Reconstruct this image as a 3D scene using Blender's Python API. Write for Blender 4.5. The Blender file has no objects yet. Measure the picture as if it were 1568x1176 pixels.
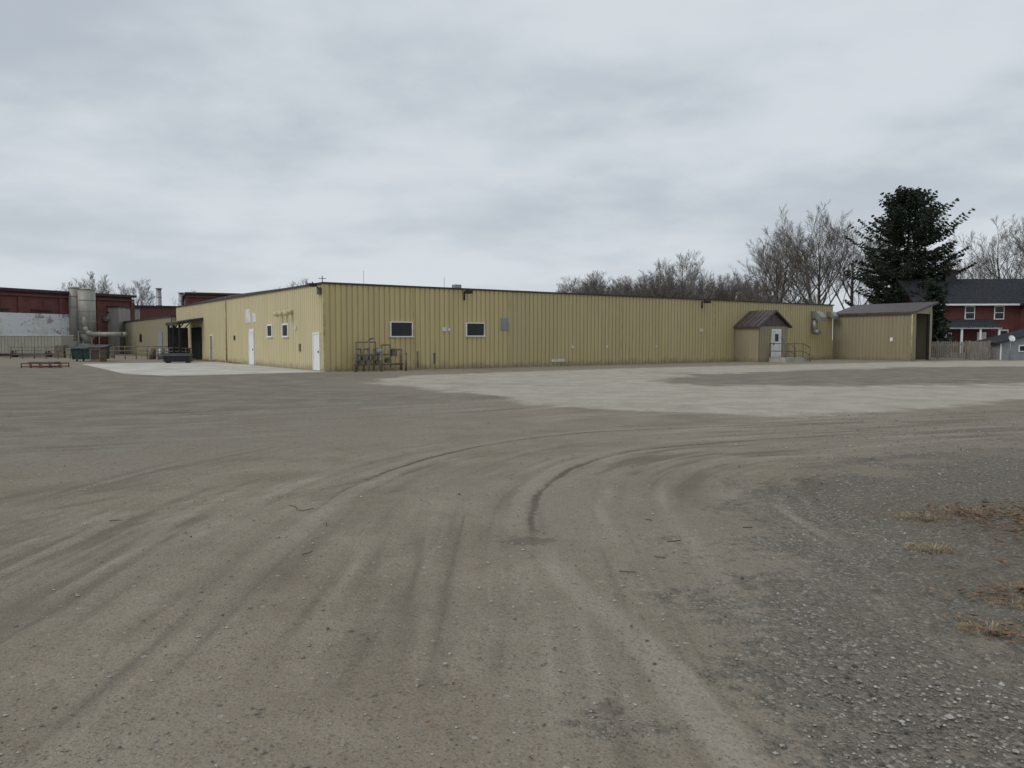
import bpy, math, random
import numpy as np
from mathutils import Vector, Matrix
random.seed(7); np.random.seed(7)
scene=bpy.context.scene
R=random.random
def U(a,b): return a+(b-a)*random.random()

# ------------------------------------------------------------ materials
def nn(nt,t,**k):
    n=nt.nodes.new(t)
    for a,b in k.items(): setattr(n,a,b)
    return n
def mixc(nt,fac,a,b,blend='MIX'):
    m=nn(nt,'ShaderNodeMix',data_type='RGBA',blend_type=blend)
    for sock,v in ((m.inputs[0],fac),(m.inputs[6],a),(m.inputs[7],b)):
        if hasattr(v,'links'): nt.links.new(v,sock)
        elif isinstance(v,(int,float)): sock.default_value=v
        else: sock.default_value=(v[0],v[1],v[2],1)
    return m.outputs[2]
def math_(nt,op,a,b=0.0,c=None,clamp=False):
    m=nn(nt,'ShaderNodeMath',operation=op,use_clamp=clamp)
    for i,v in enumerate((a,b,c)):
        if v is None: continue
        if hasattr(v,'links'): nt.links.new(v,m.inputs[i])
        else: m.inputs[i].default_value=v
    return m.outputs[0]
def ss(nt,v,lo,hi,a=0.0,b=1.0):
    m=nn(nt,'ShaderNodeMapRange',interpolation_type='SMOOTHSTEP')
    nt.links.new(v,m.inputs[0])
    for i,x in enumerate((lo,hi,a,b)): m.inputs[i+1].default_value=x
    return m.outputs[0]
def noise(nt,vec,scale,detail=4,rough=.55):
    n=nn(nt,'ShaderNodeTexNoise'); n.inputs['Scale'].default_value=scale
    n.inputs['Detail'].default_value=detail; n.inputs['Roughness'].default_value=rough
    if vec is not None: nt.links.new(vec,n.inputs['Vector'])
    return n.outputs['Fac']
def mapping(nt,vec,sc):
    m=nn(nt,'ShaderNodeMapping'); m.inputs['Scale'].default_value=sc
    nt.links.new(vec,m.inputs[0]); return m.outputs[0]
def newmat(name):
    m=bpy.data.materials.new(name); m.use_nodes=True
    nt=m.node_tree; b=nt.nodes['Principled BSDF']
    tc=nn(nt,'ShaderNodeTexCoord')
    return m,nt,b,tc.outputs['Object']
def bump(nt,b,h,dist=.02,strength=.6):
    n=nn(nt,'ShaderNodeBump'); n.inputs['Distance'].default_value=dist; n.inputs['Strength'].default_value=strength
    nt.links.new(h,n.inputs['Height']); nt.links.new(n.outputs[0],b.inputs['Normal'])
def simple(name,col,rough=.7,metal=0,var=.25,scale=3,stretch=(1,1,1),bmp=0,spec=.3):
    m,nt,b,co=newmat(name)
    v=mapping(nt,co,stretch)
    f=noise(nt,v,scale,3,.6)
    f=ss(nt,f,.3,.7)
    dark=[c*(1-var) for c in col]; lite=[min(1,c*(1+var)) for c in col]
    nt.links.new(mixc(nt,f,dark,lite),b.inputs['Base Color'])
    b.inputs['Roughness'].default_value=rough; b.inputs['Metallic'].default_value=metal
    b.inputs['Specular IOR Level'].default_value=spec
    if bmp: bump(nt,b,noise(nt,co,scale*6,3),bmp)
    return m
def siding(name,col,streak=.06,spotty=.3):
    """painted corrugated sheet with faint vertical weathering, scuffs and splash dirt near the ground"""
    m,nt,b,co=newmat(name)
    s1=ss(nt,noise(nt,mapping(nt,co,(2,2,.15)),1.1,3,.6),.3,.7)
    s2=ss(nt,noise(nt,co,.25,3,.6),.3,.7)
    c=mixc(nt,s1,[x*(1-streak) for x in col],[x*(1+streak) for x in col])
    c=mixc(nt,math_(nt,'MULTIPLY',s2,.3),c,[col[0]*.93,col[1]*.95,col[2]*1.15])
    sx=nn(nt,'ShaderNodeSeparateXYZ'); nt.links.new(co,sx.inputs[0])
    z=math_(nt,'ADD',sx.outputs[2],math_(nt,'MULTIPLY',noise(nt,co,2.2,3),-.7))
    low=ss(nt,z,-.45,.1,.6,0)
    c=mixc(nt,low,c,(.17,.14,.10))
    sp=ss(nt,noise(nt,co,5,4,.7),.68,.75,0,spotty)
    c=mixc(nt,sp,c,(col[0]*.6,col[1]*.55,col[2]*.5))
    nt.links.new(c,b.inputs['Base Color'])
    b.inputs['Roughness'].default_value=.5; b.inputs['Specular IOR Level'].default_value=.25
    return m
def brick(name,c1,c2,mortar,patch=None):
    m,nt,b,co=newmat(name)
    sx=nn(nt,'ShaderNodeSeparateXYZ'); nt.links.new(co,sx.inputs[0])
    cx=nn(nt,'ShaderNodeCombineXYZ')
    nt.links.new(math_(nt,'ADD',sx.outputs[0],sx.outputs[1]),cx.inputs[0]); nt.links.new(sx.outputs[2],cx.inputs[1])
    t=nn(nt,'ShaderNodeTexBrick'); nt.links.new(cx.outputs[0],t.inputs[0])
    t.inputs['Color1'].default_value=(*c1,1); t.inputs['Color2'].default_value=(*c2,1); t.inputs['Mortar'].default_value=(*mortar,1)
    t.inputs['Scale'].default_value=1; t.inputs['Brick Width'].default_value=.22; t.inputs['Row Height'].default_value=.075
    t.inputs['Mortar Size'].default_value=.008
    c=t.outputs[0]
    f=ss(nt,noise(nt,co,.8,4,.65),.35,.7,0,.5)
    c=mixc(nt,f,c,[x*.5 for x in c1])
    if patch:
        f2=ss(nt,noise(nt,co,.7,5,.75),.54,.62,1,0)
        f3=ss(nt,noise(nt,co,2.2,4,.75),.60,.66,1,.25)
        c=mixc(nt,math_(nt,'MAXIMUM',math_(nt,'MULTIPLY',f2,f3),.35),c,patch)
    nt.links.new(c,b.inputs['Base Color']); b.inputs['Roughness'].default_value=.85
    return m
M={}
M['yel']=siding('yellow_siding',(.545,.45,.228),.07)
M['yel2']=siding('yellow_siding_faded',(.47,.40,.212),.06)
M['yelL']=siding('yellow_siding_lit_side',(.57,.50,.305),.06)  # lighter copy of the siding: sunlit side tone put into the colour
M['olive']=siding('olive_siding',(.275,.243,.155),.05)
M['oliveS']=siding('beige_siding',(.31,.275,.18),.05)
M['trim']=simple('brown_trim',(.045,.038,.035),.5)
M['trimy']=simple('tan_trim',(.44,.37,.19),.5)
M['roofbr']=simple('brown_metal_roof',(.080,.064,.062),.5,.1)
M['roofdk']=simple('flat_roof',(.10,.10,.10),.9)
M['white']=simple('white_paint',(.76,.77,.78),.5,var=.06)
M['whited']=simple('white_paint_dirty',(.62,.62,.60),.6,var=.15,scale=2)
M['glass']=simple('dark_glass',(.012,.014,.016),.12,var=.3,spec=.35)
M['grey']=simple('grey_paint',(.24,.27,.29),.6,var=.12)
M['galv']=simple('galvanised_steel',(.30,.30,.30),.45,.6,var=.25,scale=8)
M['pipe']=simple('weathered_pipe',(.16,.14,.11),.6,.3,var=.35,scale=6)
M['dark']=simple('painted_dark',(.012,.012,.013),.9)  # near-black; in the annex opening it paints the shade
M['black']=simple('black_plastic',(.018,.018,.02),.5)
M['conc']=simple('concrete',(.38,.37,.34),.9,var=.14,scale=1.2,bmp=.01)
M['redb']=brick('red_brick',(.17,.048,.036),(.12,.036,.03),(.16,.11,.10))
M['redw']=brick('white_painted_brick',(.17,.06,.05),(.12,.04,.035),(.2,.2,.2),patch=(.66,.68,.70))
M['houseb']=brick('house_brick',(.14,.034,.028),(.10,.026,.024),(.12,.08,.07))
M['shingle']=simple('shingles',(.038,.041,.048),.95,var=.3,scale=5,bmp=.02,spec=.1)
M['wood']=simple('weathered_wood',(.26,.235,.20),.9,var=.35,scale=4,stretch=(4,4,.4))
M['green']=simple('green_dumpster',(.03,.07,.06),.6,var=.3)
M['rust']=simple('rusted_steel',(.13,.05,.042),.8,var=.45,scale=5)
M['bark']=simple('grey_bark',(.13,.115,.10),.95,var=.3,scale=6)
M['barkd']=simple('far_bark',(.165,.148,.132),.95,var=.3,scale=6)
M['silo']=simple('silo_paint',(.33,.32,.28),.55,.1,var=.12,scale=1.5,stretch=(2,2,.3))
M['cont']=simple('trailer_panel',(.33,.32,.27),.6,var=.12,stretch=(4,4,.4))
M['gsid']=simple('grey_house_siding',(.25,.27,.28),.8,var=.12)
M['straw']=simple('straw_grass',(.36,.285,.18),.9,var=.3,scale=20)
M['leaf']=simple('dead_leaf',(.19,.12,.078),.85,var=.45,scale=30)
M['twig']=simple('twig_bark',(.08,.06,.045),.9,var=.3,scale=20)

# ------------------------------------------------------------ mesh builder
class Fr:
    def __init__(s,x=0,y=0,deg=0,z=0):
        s.x,s.y,s.z=x,y,z; s.c=math.cos(math.radians(deg)); s.s=math.sin(math.radians(deg))
    def __call__(s,a,b,z=0): return Vector((s.x+a*s.c-b*s.s, s.y+a*s.s+b*s.c, s.z+z))
I=Fr()
class MB:
    def __init__(s,fr=I): s.v=[];s.f=[];s.m=[];s.mats=[];s.fr=fr;s.smooth=[]
    def mi(s,k):
        if k not in s.mats: s.mats.append(k)
        return s.mats.index(k)
    def poly(s,pts,mat,sm=False):
        n=len(s.v); s.v+= [s.fr(*p) for p in pts]; s.f.append(tuple(range(n,n+len(pts)))); s.m.append(s.mi(mat)); s.smooth.append(sm)
    def box(s,a0,a1,b0,b1,z0,z1,mat):
        n=len(s.v)
        for z in (z0,z1):
            for a,b in ((a0,b0),(a1,b0),(a1,b1),(a0,b1)): s.v.append(s.fr(a,b,z))
        k=s.mi(mat)
        for q in ((0,3,2,1),(4,5,6,7),(0,1,5,4),(1,2,6,5),(2,3,7,6),(3,0,4,7)):
            s.f.append(tuple(n+i for i in q)); s.m.append(k); s.smooth.append(False)
    def prism(s,prof,a0,a1,mat,axis='a'):
        n=len(s.v); L=len(prof); k=s.mi(mat)
        for e in (a0,a1):
            for p,z in prof: s.v.append(s.fr(e,p,z) if axis=='a' else s.fr(p,e,z))
        for i in range(L):
            j=(i+1)%L; s.f.append((n+i,n+j,n+L+j,n+L+i)); s.m.append(k); s.smooth.append(False)
        s.f.append(tuple(n+i for i in range(L))[::-1]); s.m.append(k); s.smooth.append(False)
        s.f.append(tuple(n+L+i for i in range(L))); s.m.append(k); s.smooth.append(False)
    def tube(s,p0,p1,r0,r1=None,n=8,mat='galv',cap=True,world=False):
        if r1 is None: r1=r0
        A=Vector(p0) if world else s.fr(*p0); B=Vector(p1) if world else s.fr(*p1)
        d=(B-A)
        if d.length<1e-6: return
        d.normalize(); u=d.orthogonal().normalized(); w=d.cross(u); k=s.mi(mat); b=len(s.v)
        for P,r in ((A,r0),(B,r1)):
            for i in range(n):
                t=2*math.pi*i/n; s.v.append(P+(u*math.cos(t)+w*math.sin(t))*r)
        for i in range(n):
            j=(i+1)%n; s.f.append((b+i,b+j,b+n+j,b+n+i)); s.m.append(k); s.smooth.append(n>5)
        if cap:
            s.f.append(tuple(b+i for i in range(n))[::-1]); s.m.append(k); s.smooth.append(False)
            s.f.append(tuple(b+n+i for i in range(n))); s.m.append(k); s.smooth.append(False)
    def path(s,pts,r,mat='galv',n=8):
        for p,q in zip(pts[:-1],pts[1:]): s.tube(p,q,r,r,n,mat)
    def obj(s,name,parent=None):
        me=bpy.data.meshes.new(name); me.from_pydata([tuple(v) for v in s.v],[],s.f)
        for k in s.mats: me.materials.append(M[k])
        me.polygons.foreach_set('material_index',s.m); me.polygons.foreach_set('use_smooth',s.smooth)
        me.update()
        o=bpy.data.objects.new(name,me); scene.collection.objects.link(o)
        if parent: o.parent=parent
        return o
def empty(name,loc=(0,0,0)):
    o=bpy.data.objects.new(name,None); scene.collection.objects.link(o); return o

# ------------------------------------------------------------ warehouse
WA=34.82
W=Fr(-9.57,39.3,WA)
H=4.5
wh=empty('metal_warehouse')
def ribs(mb,axis,s0,s1,z0,z1,mat,pos=0.0,pitch=.305,d=.045):
    p=[];x=s0
    while x<s1-1e-6:
        for dx,h in ((0,1),(.205,1),(.22,0),(.29,0)):
            if x+dx<s1: p.append((x+dx,h*d))
        x+=pitch
    p.append((s1,d))
    for (x0,h0),(x1,h1) in zip(p[:-1],p[1:]):
        if axis=='a': mb.poly([(x0,pos-h0,z0),(x1,pos-h1,z0),(x1,pos-h1,z1),(x0,pos-h0,z1)],mat)
        else: mb.poly([(pos-h1,x1,z0),(pos-h0,x0,z0),(pos-h0,x0,z1),(pos-h1,x1,z1)],mat)
m=MB(W)
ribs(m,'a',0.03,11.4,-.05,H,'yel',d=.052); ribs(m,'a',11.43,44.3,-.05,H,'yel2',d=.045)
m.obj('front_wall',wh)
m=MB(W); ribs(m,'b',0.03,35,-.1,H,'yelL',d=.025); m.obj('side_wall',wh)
m=MB(W)
m.poly([(44.3,.02,0),(44.3,35,0),(44.3,35,H),(44.3,.02,H)],'yel2')
m.poly([(44.3,35,0),(0,35,0),(0,35,H),(44.3,35,H)],'yel2')
m.obj('back_walls',wh)
m=MB(W)
m.prism([(.05,H-.05),(.05,H+.02),(17.5,H+.22),(35,H+.02),(35,H-.05)],.05,44.2,'roofdk')
m.obj('roof',wh)
m=MB(W)
m.box(-.12,44.4,-.12,.0,H-.04,H+.05,'trim'); m.box(-.12,0,.0,35.1,H-.04,H+.05,'trim')
m.box(-.07,.035,-.07,.035,0,H-.04,'trimy')
m.box(5.03,5.08,-.07,-.0,0,H-.04,'trimy'); m.box(11.385,11.445,-.07,0,0,H-.04,'trimy')
for s in (20.4,29.5,38.6): m.box(s,s+.05,-.065,0,.0,H-.04,'trimy')
m.obj('flashing',wh)
def window_front(a0,a1,z0,z1,name,glass='glass'):
    m=MB(W); t=.05
    m.box(a0,a1,-.13,.0,z1-t,z1,'white'); m.box(a0-.03,a1+.03,-.16,.0,z0,z0+t*1.3,'white')
    m.box(a0,a0+t,-.13,0,z0+t*1.3,z1-t,'white'); m.box(a1-t,a1,-.13,0,z0+t*1.3,z1-t,'white')
    m.box(a0+t,a1-t,-.08,0,z0+t*1.3,z1-t,glass)
    m.box((a0+a1)/2-.012,(a0+a1)/2+.012,-.095,-.081,z0+t*1.3,z1-t,'trim')
    m.obj(name,wh)
window_front(3.65,4.99,1.76,2.60,'window_1'); window_front(8.40,9.66,1.80,2.60,'window_2')
def window_side(b0,b1,z0,z1,name):
    m=MB(W); t=.09
    m.box(-.1,0,b0,b1,z1-t,z1,'white'); m.box(-.12,0,b0,b1,z0,z0+t,'white')
    m.box(-.1,0,b0,b0+t,z0+t,z1-t,'white'); m.box(-.1,0,b1-t,b1,z0+t,z1-t,'white')
    m.box(-.06,0,b0+t,b1-t,z0+t,z1-t,'glass'); m.obj(name,wh)
window_side(5.3,6.35,1.76,2.55,'window_3'); window_side(8.15,9.15,1.76,2.55,'window_4')
m=MB(W)
m.box(10.81,11.34,-.09,0,2.17,2.91,'grey'); m.obj('panel',wh)
m=MB(W)
def sdoor(b0,b1,z1,mat='white'):
    m.box(-.10,0,b0,b0+.08,0.02,z1,'white'); m.box(-.10,0,b1-.08,b1,0.02,z1,'white'); m.box(-.10,0,b0+.08,b1-.08,z1-.08,z1,'white')
    m.box(-.07,0,b0+.08,b1-.08,0.03,z1-.08,mat)
    m.box(-.13,-.07,b0+.15,b0+.19,.95,1.05,'trim')
sdoor(.45,1.42,2.0); sdoor(11.9,13.0,2.1)
sdoor(22.2,23.2,2.0,'olive'); sdoor(30.6,32.6,2.5)
m.box(-.06,0,11.95,12.95,2.12,2.32,'white')
m.box(-.05,0,12.65,13.75,2.72,3.6,'whited'); m.box(-.05,0,11.5,12.3,2.72,3.3,'whited')
m.obj('side_doors',wh)
m=MB(W)
for a,z in ((8.3,4.22),(28.2,4.22)):
    m.tube((a,-.06,z+.1),(a,-.55,z+.28),.03,mat='black'); m.box(a-.16,a+.16,-.75,-.35,z+.0,z+.17,'black'); m.tube((a,-.07,z-.35),(a,-.07,z+.1),.05,mat='black')
m.tube((-.06,.4,4.2),(-.5,.3,4.55),.03,mat='black'); m.box(-.7,-.3,.1,.5,4.32,4.48,'black'); m.box(-.14,-.05,.2,.6,3.95,4.3,'pipe')
m.tube((-.1,-.1,4.5),(-.1,-.1,4.85),.02,mat='black'); m.tube((-.3,-.1,4.72),(.1,-.1,4.72),.015,mat='black')
m.box(6.85,7.12,-.12,-.04,2.1,2.32,'whited'); m.box(7.2,7.36,-.1,-.04,2.12,2.27,'whited')
m.box(28.0,28.3,-.12,-.04,2.2,2.4,'whited')
m.box(14.6,15.6,-.1,-.046,.25,.42,'whited'); 
m.box(6.3,6.4,-.1,-.04,.3,.9,'pipe'); m.tube((5.3,-.1,.1),(5.3,-.1,1.0),.03,mat='pipe')
for b in (4.7,5.6,6.4): 
    m.tube((-.02,b,3.15),(-.35,b,3.15),.13,mat='yelL',n=10); m.tube((-.35,b,3.2),(-.42,b,2.98),.15,.17,n=10,mat='yelL')
m.box(-.1,0,4.0,4.2,2.2,2.4,'whited'); m.box(-.08,0,16.3,16.6,1.6,1.9,'trim'); m.box(-.08,0,3.4,3.6,1.0,1.4,'pipe')
for b in (18.5,): m.tube((-.08,b,0),(-.08,b,4.35),.05,mat='trimy')
for a in (16.2,19.1,23.6): m.box(a,a+.12,-.09,-.04,1.1,1.25,'whited')
m.obj('wall_equipment',wh)
m=MB(W)
def hood(a,z,s):
    m.box(a-.3*s,a+.3*s,-.5*s,-.04,z,z+.55*s,'galv')
    m.prism([(-.5*s,z),(-.95*s,z-.25*s),(-.95*s,z+.1*s),(-.5*s,z+.55*s)],a-.35*s,a+.35*s,'galv')
hood(41.6,3.35,1.05); m.tube((41.4,-.3,2.25),(41.4,-.3,3.2),.2,mat='galv',n=12); m.tube((41.4,-.3,2.3),(41.4,-.75,2.2),.22,mat='galv',n=12)
hood(43.7,3.5,.8)
m.obj('exhaust_hoods',wh)
m=MB(W)
for a,b,h in ((6.2,9,1.6),(9.9,5,1.1),(13,14,1.0),(30,12,.9)): m.tube((a,b,H),(a,b,H+h),.014,mat='galv',n=5)
m.box(8.0,8.4,.4,.8,H,H+.28,'galv'); m.tube((18,9,H),(18,9,H+.5),.15,mat='galv')
m.obj('roof_masts',wh)
# canopy on the side wall
m=MB(W)
m.prism([(-1.9,2.75),(-1.9,3.0),(0,3.35),(0,3.15)],25.2,29.8,'trim','b')
for b in (25.4,27.5,29.5): m.box(-1.8,-1.66,b,b+.14,0,2.8,'black'); m.tube((-1.7,b+.07,2.1),(-1.0,b+.07,2.9),.04,mat='black')
m.box(-1.75,-.3,29.3,29.38,.0,2.6,'trim')
for z in (.5,1.0): m.tube((-1.73,25.4,z),(-1.73,29.5,z),.03,mat='black')
m.box(-.14,0,25.8,28.9,.1,2.6,'dark')  # near-black panel on the side wall under the canopy
m.obj('canopy',wh)
# gas piping near the corner
m=MB(W)
def pp(pts,r=.035,mat='pipe'): m.path([tuple(p) for p in pts],r,mat)
for a in (1.35,1.75,2.3): 
    pp([(a,-.9,0),(a,-.9,1.15),(a+.25,-.9,1.15),(a+.25,-.9,.5)],.04)
    m.tube((a+.25,-1.0,.45),(a+.25,-.8,.45),.16,mat='pipe',n=12); m.box(a-.1,a+.12,-1.02,-.78,.55,.8,'pipe')
pp([(1.2,-.9,.35),(4.0,-.9,.35)],.05); pp([(1.2,-.9,.85),(3.2,-.9,.85)],.035)
pp([(2.05,-.9,.35),(2.05,-.9,1.65),(2.3,-.9,1.7)],.04); pp([(2.9,-.6,0),(2.9,-.6,1.35),(3.4,-.6,1.35),(3.4,-.6,.2)],.035)
pp([(1.5,-.5,0),(1.5,-.5,1.5),(2.6,-.5,1.5),(2.6,-.5,.3)],.03)
pp([(3.9,-.9,0),(3.9,-.9,1.1),(3.9,-.1,1.1)],.045); pp([(4.3,-.1,0),(4.3,-.1,.9)],.05)
pp([(1.0,-1.6,0),(1.0,-1.6,.95)],.06,'pipe'); pp([(2.4,-1.6,0),(2.4,-1.6,.95)],.06,'pipe'); pp([(3.8,-1.6,0),(3.8,-1.6,.95)],.06,'pipe')
m.tube((2.6,-.9,.9),(2.6,-.9,1.15),.17,mat='grey',n=14); m.tube((3.25,-.75,.55),(3.25,-.45,.55),.14,mat='pipe',n=12)
m.box(3.45,3.7,-.8,-.5,.75,1.15,'pipe')
m.obj('gas_meter_piping')

# entry shed
sh=empty('entry_shed')
m=MB(W)
a0,a1,b0=31.87,35.2,-2.2
ribs(m,'a',a0,a1,0,2.6,'olive',pos=b0,d=.025)
ribs(m,'b',b0,-.02,0,2.6,'oliveS',pos=a0,d=.025)
m.box(a1-.03,a1,b0,-.03,0,2.6,'olive'); ac=(a0+a1)/2
m.poly([(a0,b0-.03,2.6),(a1,b0-.03,2.6),(ac,b0-.03,3.6)],'roofbr')
m.obj('walls',sh)
m=MB(W)
m.prism([(a0-.22,2.5),(ac,3.67),(a1+.22,2.5),(a1+.22,2.62),(ac,3.8),(a0-.22,2.62)],b0-.25,-.08,'roofbr','b')
for i in range(6):
    b=b0-.2+i*.4
    m.prism([(a0-.22,2.62),(ac,3.8),(ac,3.835),(a0-.22,2.655)],b,b+.03,'roofbr','b')
m.obj('roof',sh)
m=MB(W)
m.box(33.25,34.35,b0-.07,b0,.35,2.4,'white'); m.box(33.33,34.27,b0-.085,b0-.071,.4,2.3,'whited')
m.box(33.6,34.0,b0-.095,b0-.086,1.5,2.05,'glass'); m.box(33.4,33.5,b0-.13,b0-.086,1.25,1.4,'trim')
m.box(34.5,34.7,b0-.12,b0-.03,1.6,1.85,'grey')
m.obj('door',sh)
m=MB(W)
m.box(32.9,35.1,b0-1.5,b0-.1,.0,.33,'conc'); m.box(35.1,35.4,b0-1.5,b0-.1,0,.17,'conc')
for a,b in ((32.95,-3.65),(34.0,-3.65),(35.05,-3.65),(32.95,-2.35),(35.9,-3.65),(35.9,-2.4),(35.05,-2.4)):
    m.tube((a,b,0),(a,b,1.35 if a<35.5 else 1.05),.035,mat='pipe')
for z in (.8,1.35):
    m.tube((32.95,-3.65,z),(35.05,-3.65,z),.03,mat='pipe'); m.tube((32.95,-3.65,z),(32.95,-2.35,z),.03,mat='pipe')
    m.tube((35.05,-3.65,z),(35.9,-3.65,z-.3),.03,mat='pipe'); m.tube((35.05,-2.4,z),(35.9,-2.4,z-.3),.03,mat='pipe')
m.obj('steps_and_railing',sh)

# annex at the far right end
an=empty('side_annex')
m=MB(W)
ribs(m,'b',-6.63,-.02,0,3.7,'olive',pos=44.42,d=.03)
ribs(m,'a',44.42,45.05,0,3.75,'oliveS',pos=-6.63,d=.02)
ribs(m,'a',47.1,47.45,0,3.9,'oliveS',pos=-6.63,d=.02)
m.poly([(44.42,-6.62,3.65),(47.45,-6.62,3.65),(47.45,-6.62,4.35),(44.42,-6.62,3.7)],'oliveS')
m.box(47.4,47.45,-6.6,0,0,4.3,'olive'); m.box(44.46,47.38,-4.2,-4.1,0,3.7,'dark')  # near-black sheet paints the shade inside the open annex
m.box(44.46,47.38,-6.55,-.1,.0,.05,'conc')
m.obj('walls',an)
m=MB(W)
m.prism([(44.2,3.62),(47.75,4.48),(47.75,4.62),(44.2,3.78)],-6.95,0,'roofbr','b')
m.obj('roof',an)
m=MB(W)
m.box(45.05,45.15,-6.6,-6.45,0.05,3.65,'trim'); m.box(47.0,47.1,-6.6,-6.45,.05,3.65,'trim')
m.box(45.2,46.0,-5.5,-5.45,0.05,2.5,'grey'); m.box(45.3,45.9,-5.52,-5.501,1.4,2.3,'dark')
m.box(46.35,46.6,-5.5,-5.4,1.1,1.7,'whited')
m.tube((44.3,-6.72,0),(44.3,-6.72,3.7),.05,mat='trimy'); m.box(44.33,44.39,-5.2,-5.0,1.5,1.8,'white')
m.obj('entrance',an)

# low olive wing at left
wi=empty('low_wing_building')
m=MB(W)
ribs(m,'b',35.1,78,-.1,3.62,'oliveS',pos=-.4,d=.03)
m.box(-.38,14,35.1,35.2,0,3.6,'oliveS'); m.obj('walls',wi)
m=MB(W); m.box(-.5,14,35.05,78,3.6,3.75,'trim'); m.obj('roof',wi)
m=MB(W)
m.box(-.5,-.4,39,41,.1,2.3,'grey'); m.box(-.5,-.4,60,62.6,.1,2.8,'olive'); m.box(-.5,-.4,50,51,1.4,2.2,'glass'); m.obj('doors',wi)

for X,D,h in ((-50.7,111,8.9),(-50.5,118,8.7)):
    m=MB(); m.tube((X,D,0),(X,D,h),.36,mat='galv',n=14); m.tube((X,D,h),(X,D,h+.1),.46,mat='galv',n=14)
    for z in (h-1.2,h-2.4): m.tube((X,D,z),(X,D,z+.07),.40,mat='galv',n=14)
    m.obj('exhaust_stack')

# ------------------------------------------------------------ red brick factory (left)
def factory(name,x0,y0,deg,L,depth,h,white=None,win=True):
    fr=Fr(x0,y0,deg); g=empty(name)
    m=MB(fr)
    m.box(0,L,0,depth,0,h,'redb')
    n=int(L/4.2)
    for i in range(n+1):
        a=i*L/n; m.box(a-.25,a+.25,-.14,-.002,0,h-.5,'redb')
    m.obj('walls',g)
    if white:
        m=MB(fr); m.box(white[0],white[1],-.18,-.142,white[2],white[3],'redw')
        for i in range(4): 
            a=white[0]+3+i*4.6; m.box(a,a+1.5,-.2,-.181,1.6,3.7,'whited'); m.box(a-.1,a+1.6,-.23,-.181,3.7,3.85,'whited')
        m.obj('painted_band',g)
    m=MB(fr)
    m.box(-.35,L+.35,-.4,depth+.3,h,h+.28,'trim'); m.box(-.2,L+.2,-.22,-.003,h-.45,h-.25,'redb')
    m.obj('cornice',g)
    if win:
        m=MB(fr)
        for i in range(n):
            a=(i+.5)*L/n
            m.box(a-1.1,a+1.1,-.2,-.002,h-1.9,h-1.75,'trim')
            for k in range(2):
                aa=a-.7+k*1.4
                m.box(aa-.45,aa+.45,-.03,-.002,h-1.75,h-.85,'redb')
        m.obj('brick_panels',g)
    return g
ang=math.degrees(math.atan2(14,6.5))
factory('brick_factory',-57.7,63,ang,30.8,20,6.55,(2,24.5,.5,4.35))
factory('brick_factory',-47,112,25,38,18,8.2)
m=MB(Fr(-47,112,25)); m.box(-9,0,-2,14,0,6.2,'redb'); m.box(-9.2,.1,-2.2,14,6.2,6.4,'trim')
m.obj('brick_annex')

# silo / dust collector
m=MB()
sx,sy=-47.5,84
def ringed(x,y,r,z0,z1):
    m.tube((x,y,z0),(x,y,z1),r,mat='silo',n=28)
    for z in np.arange(z0+.2,z1,1.15): m.tube((x,y,z),(x,y,z+.07),r+.035,mat='silo',n=28)
    m.tube((x,y,z1),(x,y,z1+.15),r+.05,r*.6,mat='silo',n=28); m.tube((x,y,z0-1.0),(x,y,z0),.25,r,mat='silo',n=28)
ringed(sx,sy,.62,1.5,7.2); ringed(sx+1.5,sy-.4,.85,2.2,7.0)
m.box(sx-.3,sx+1.2,sy-.3,sy+.3,4.6,5.4,'silo')
for dx,dy in ((-.6,-.6),(.6,-.6),(-.6,.6),(.6,.6),(2.3,-1.1),(2.3,.4),(.9,-1.1)): m.tube((sx+dx,sy+dy,0),(sx+dx,sy+dy,2.6),.07,mat='silo')
m.path([(sx+1.5,sy-.9,4.4),(sx+1.7,sy-1.3,3.0),(sx+1.9,sy-1.3,2.45),(sx+2.4,sy-1.3,2.2),(sx+5.7,sy-1.3,2.2),(sx+6.0,sy-1.0,2.2)],.25,'silo',14)
m.box(sx-1,sx+2.6,sy-1.3,sy+1.3,0,.15,'conc')
m.obj('dust_collector_silo')
m=MB(); m.box(-47.2,-44.8,88,93,0,5.3,'silo'); m.box(-47.3,-44.7,87.9,93,5.3,5.45,'trim'); m.tube((-46,87.8,4),(-46,87.3,4),.3,mat='galv',n=14)
m.obj('beige_utility_building')
# box trailer
m=MB(Fr(-47.2,71,6))
m.box(0,5.4,0,2.4,.35,2.0,'cont')
for i in range(19): m.box(.05+i*.29,.12+i*.29,-.03,-.001,.42,1.93,'cont')
m.box(-.03,5.43,-.05,2.45,2.0,2.07,'whited'); m.box(-.03,5.43,-.05,-.0,.28,.349,'trim')
for a in (1.2,4.2):
    m.tube((a,.0,.33),(a,.25,.33),.33,mat='black',n=20)
m.obj('box_trailer')
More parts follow.
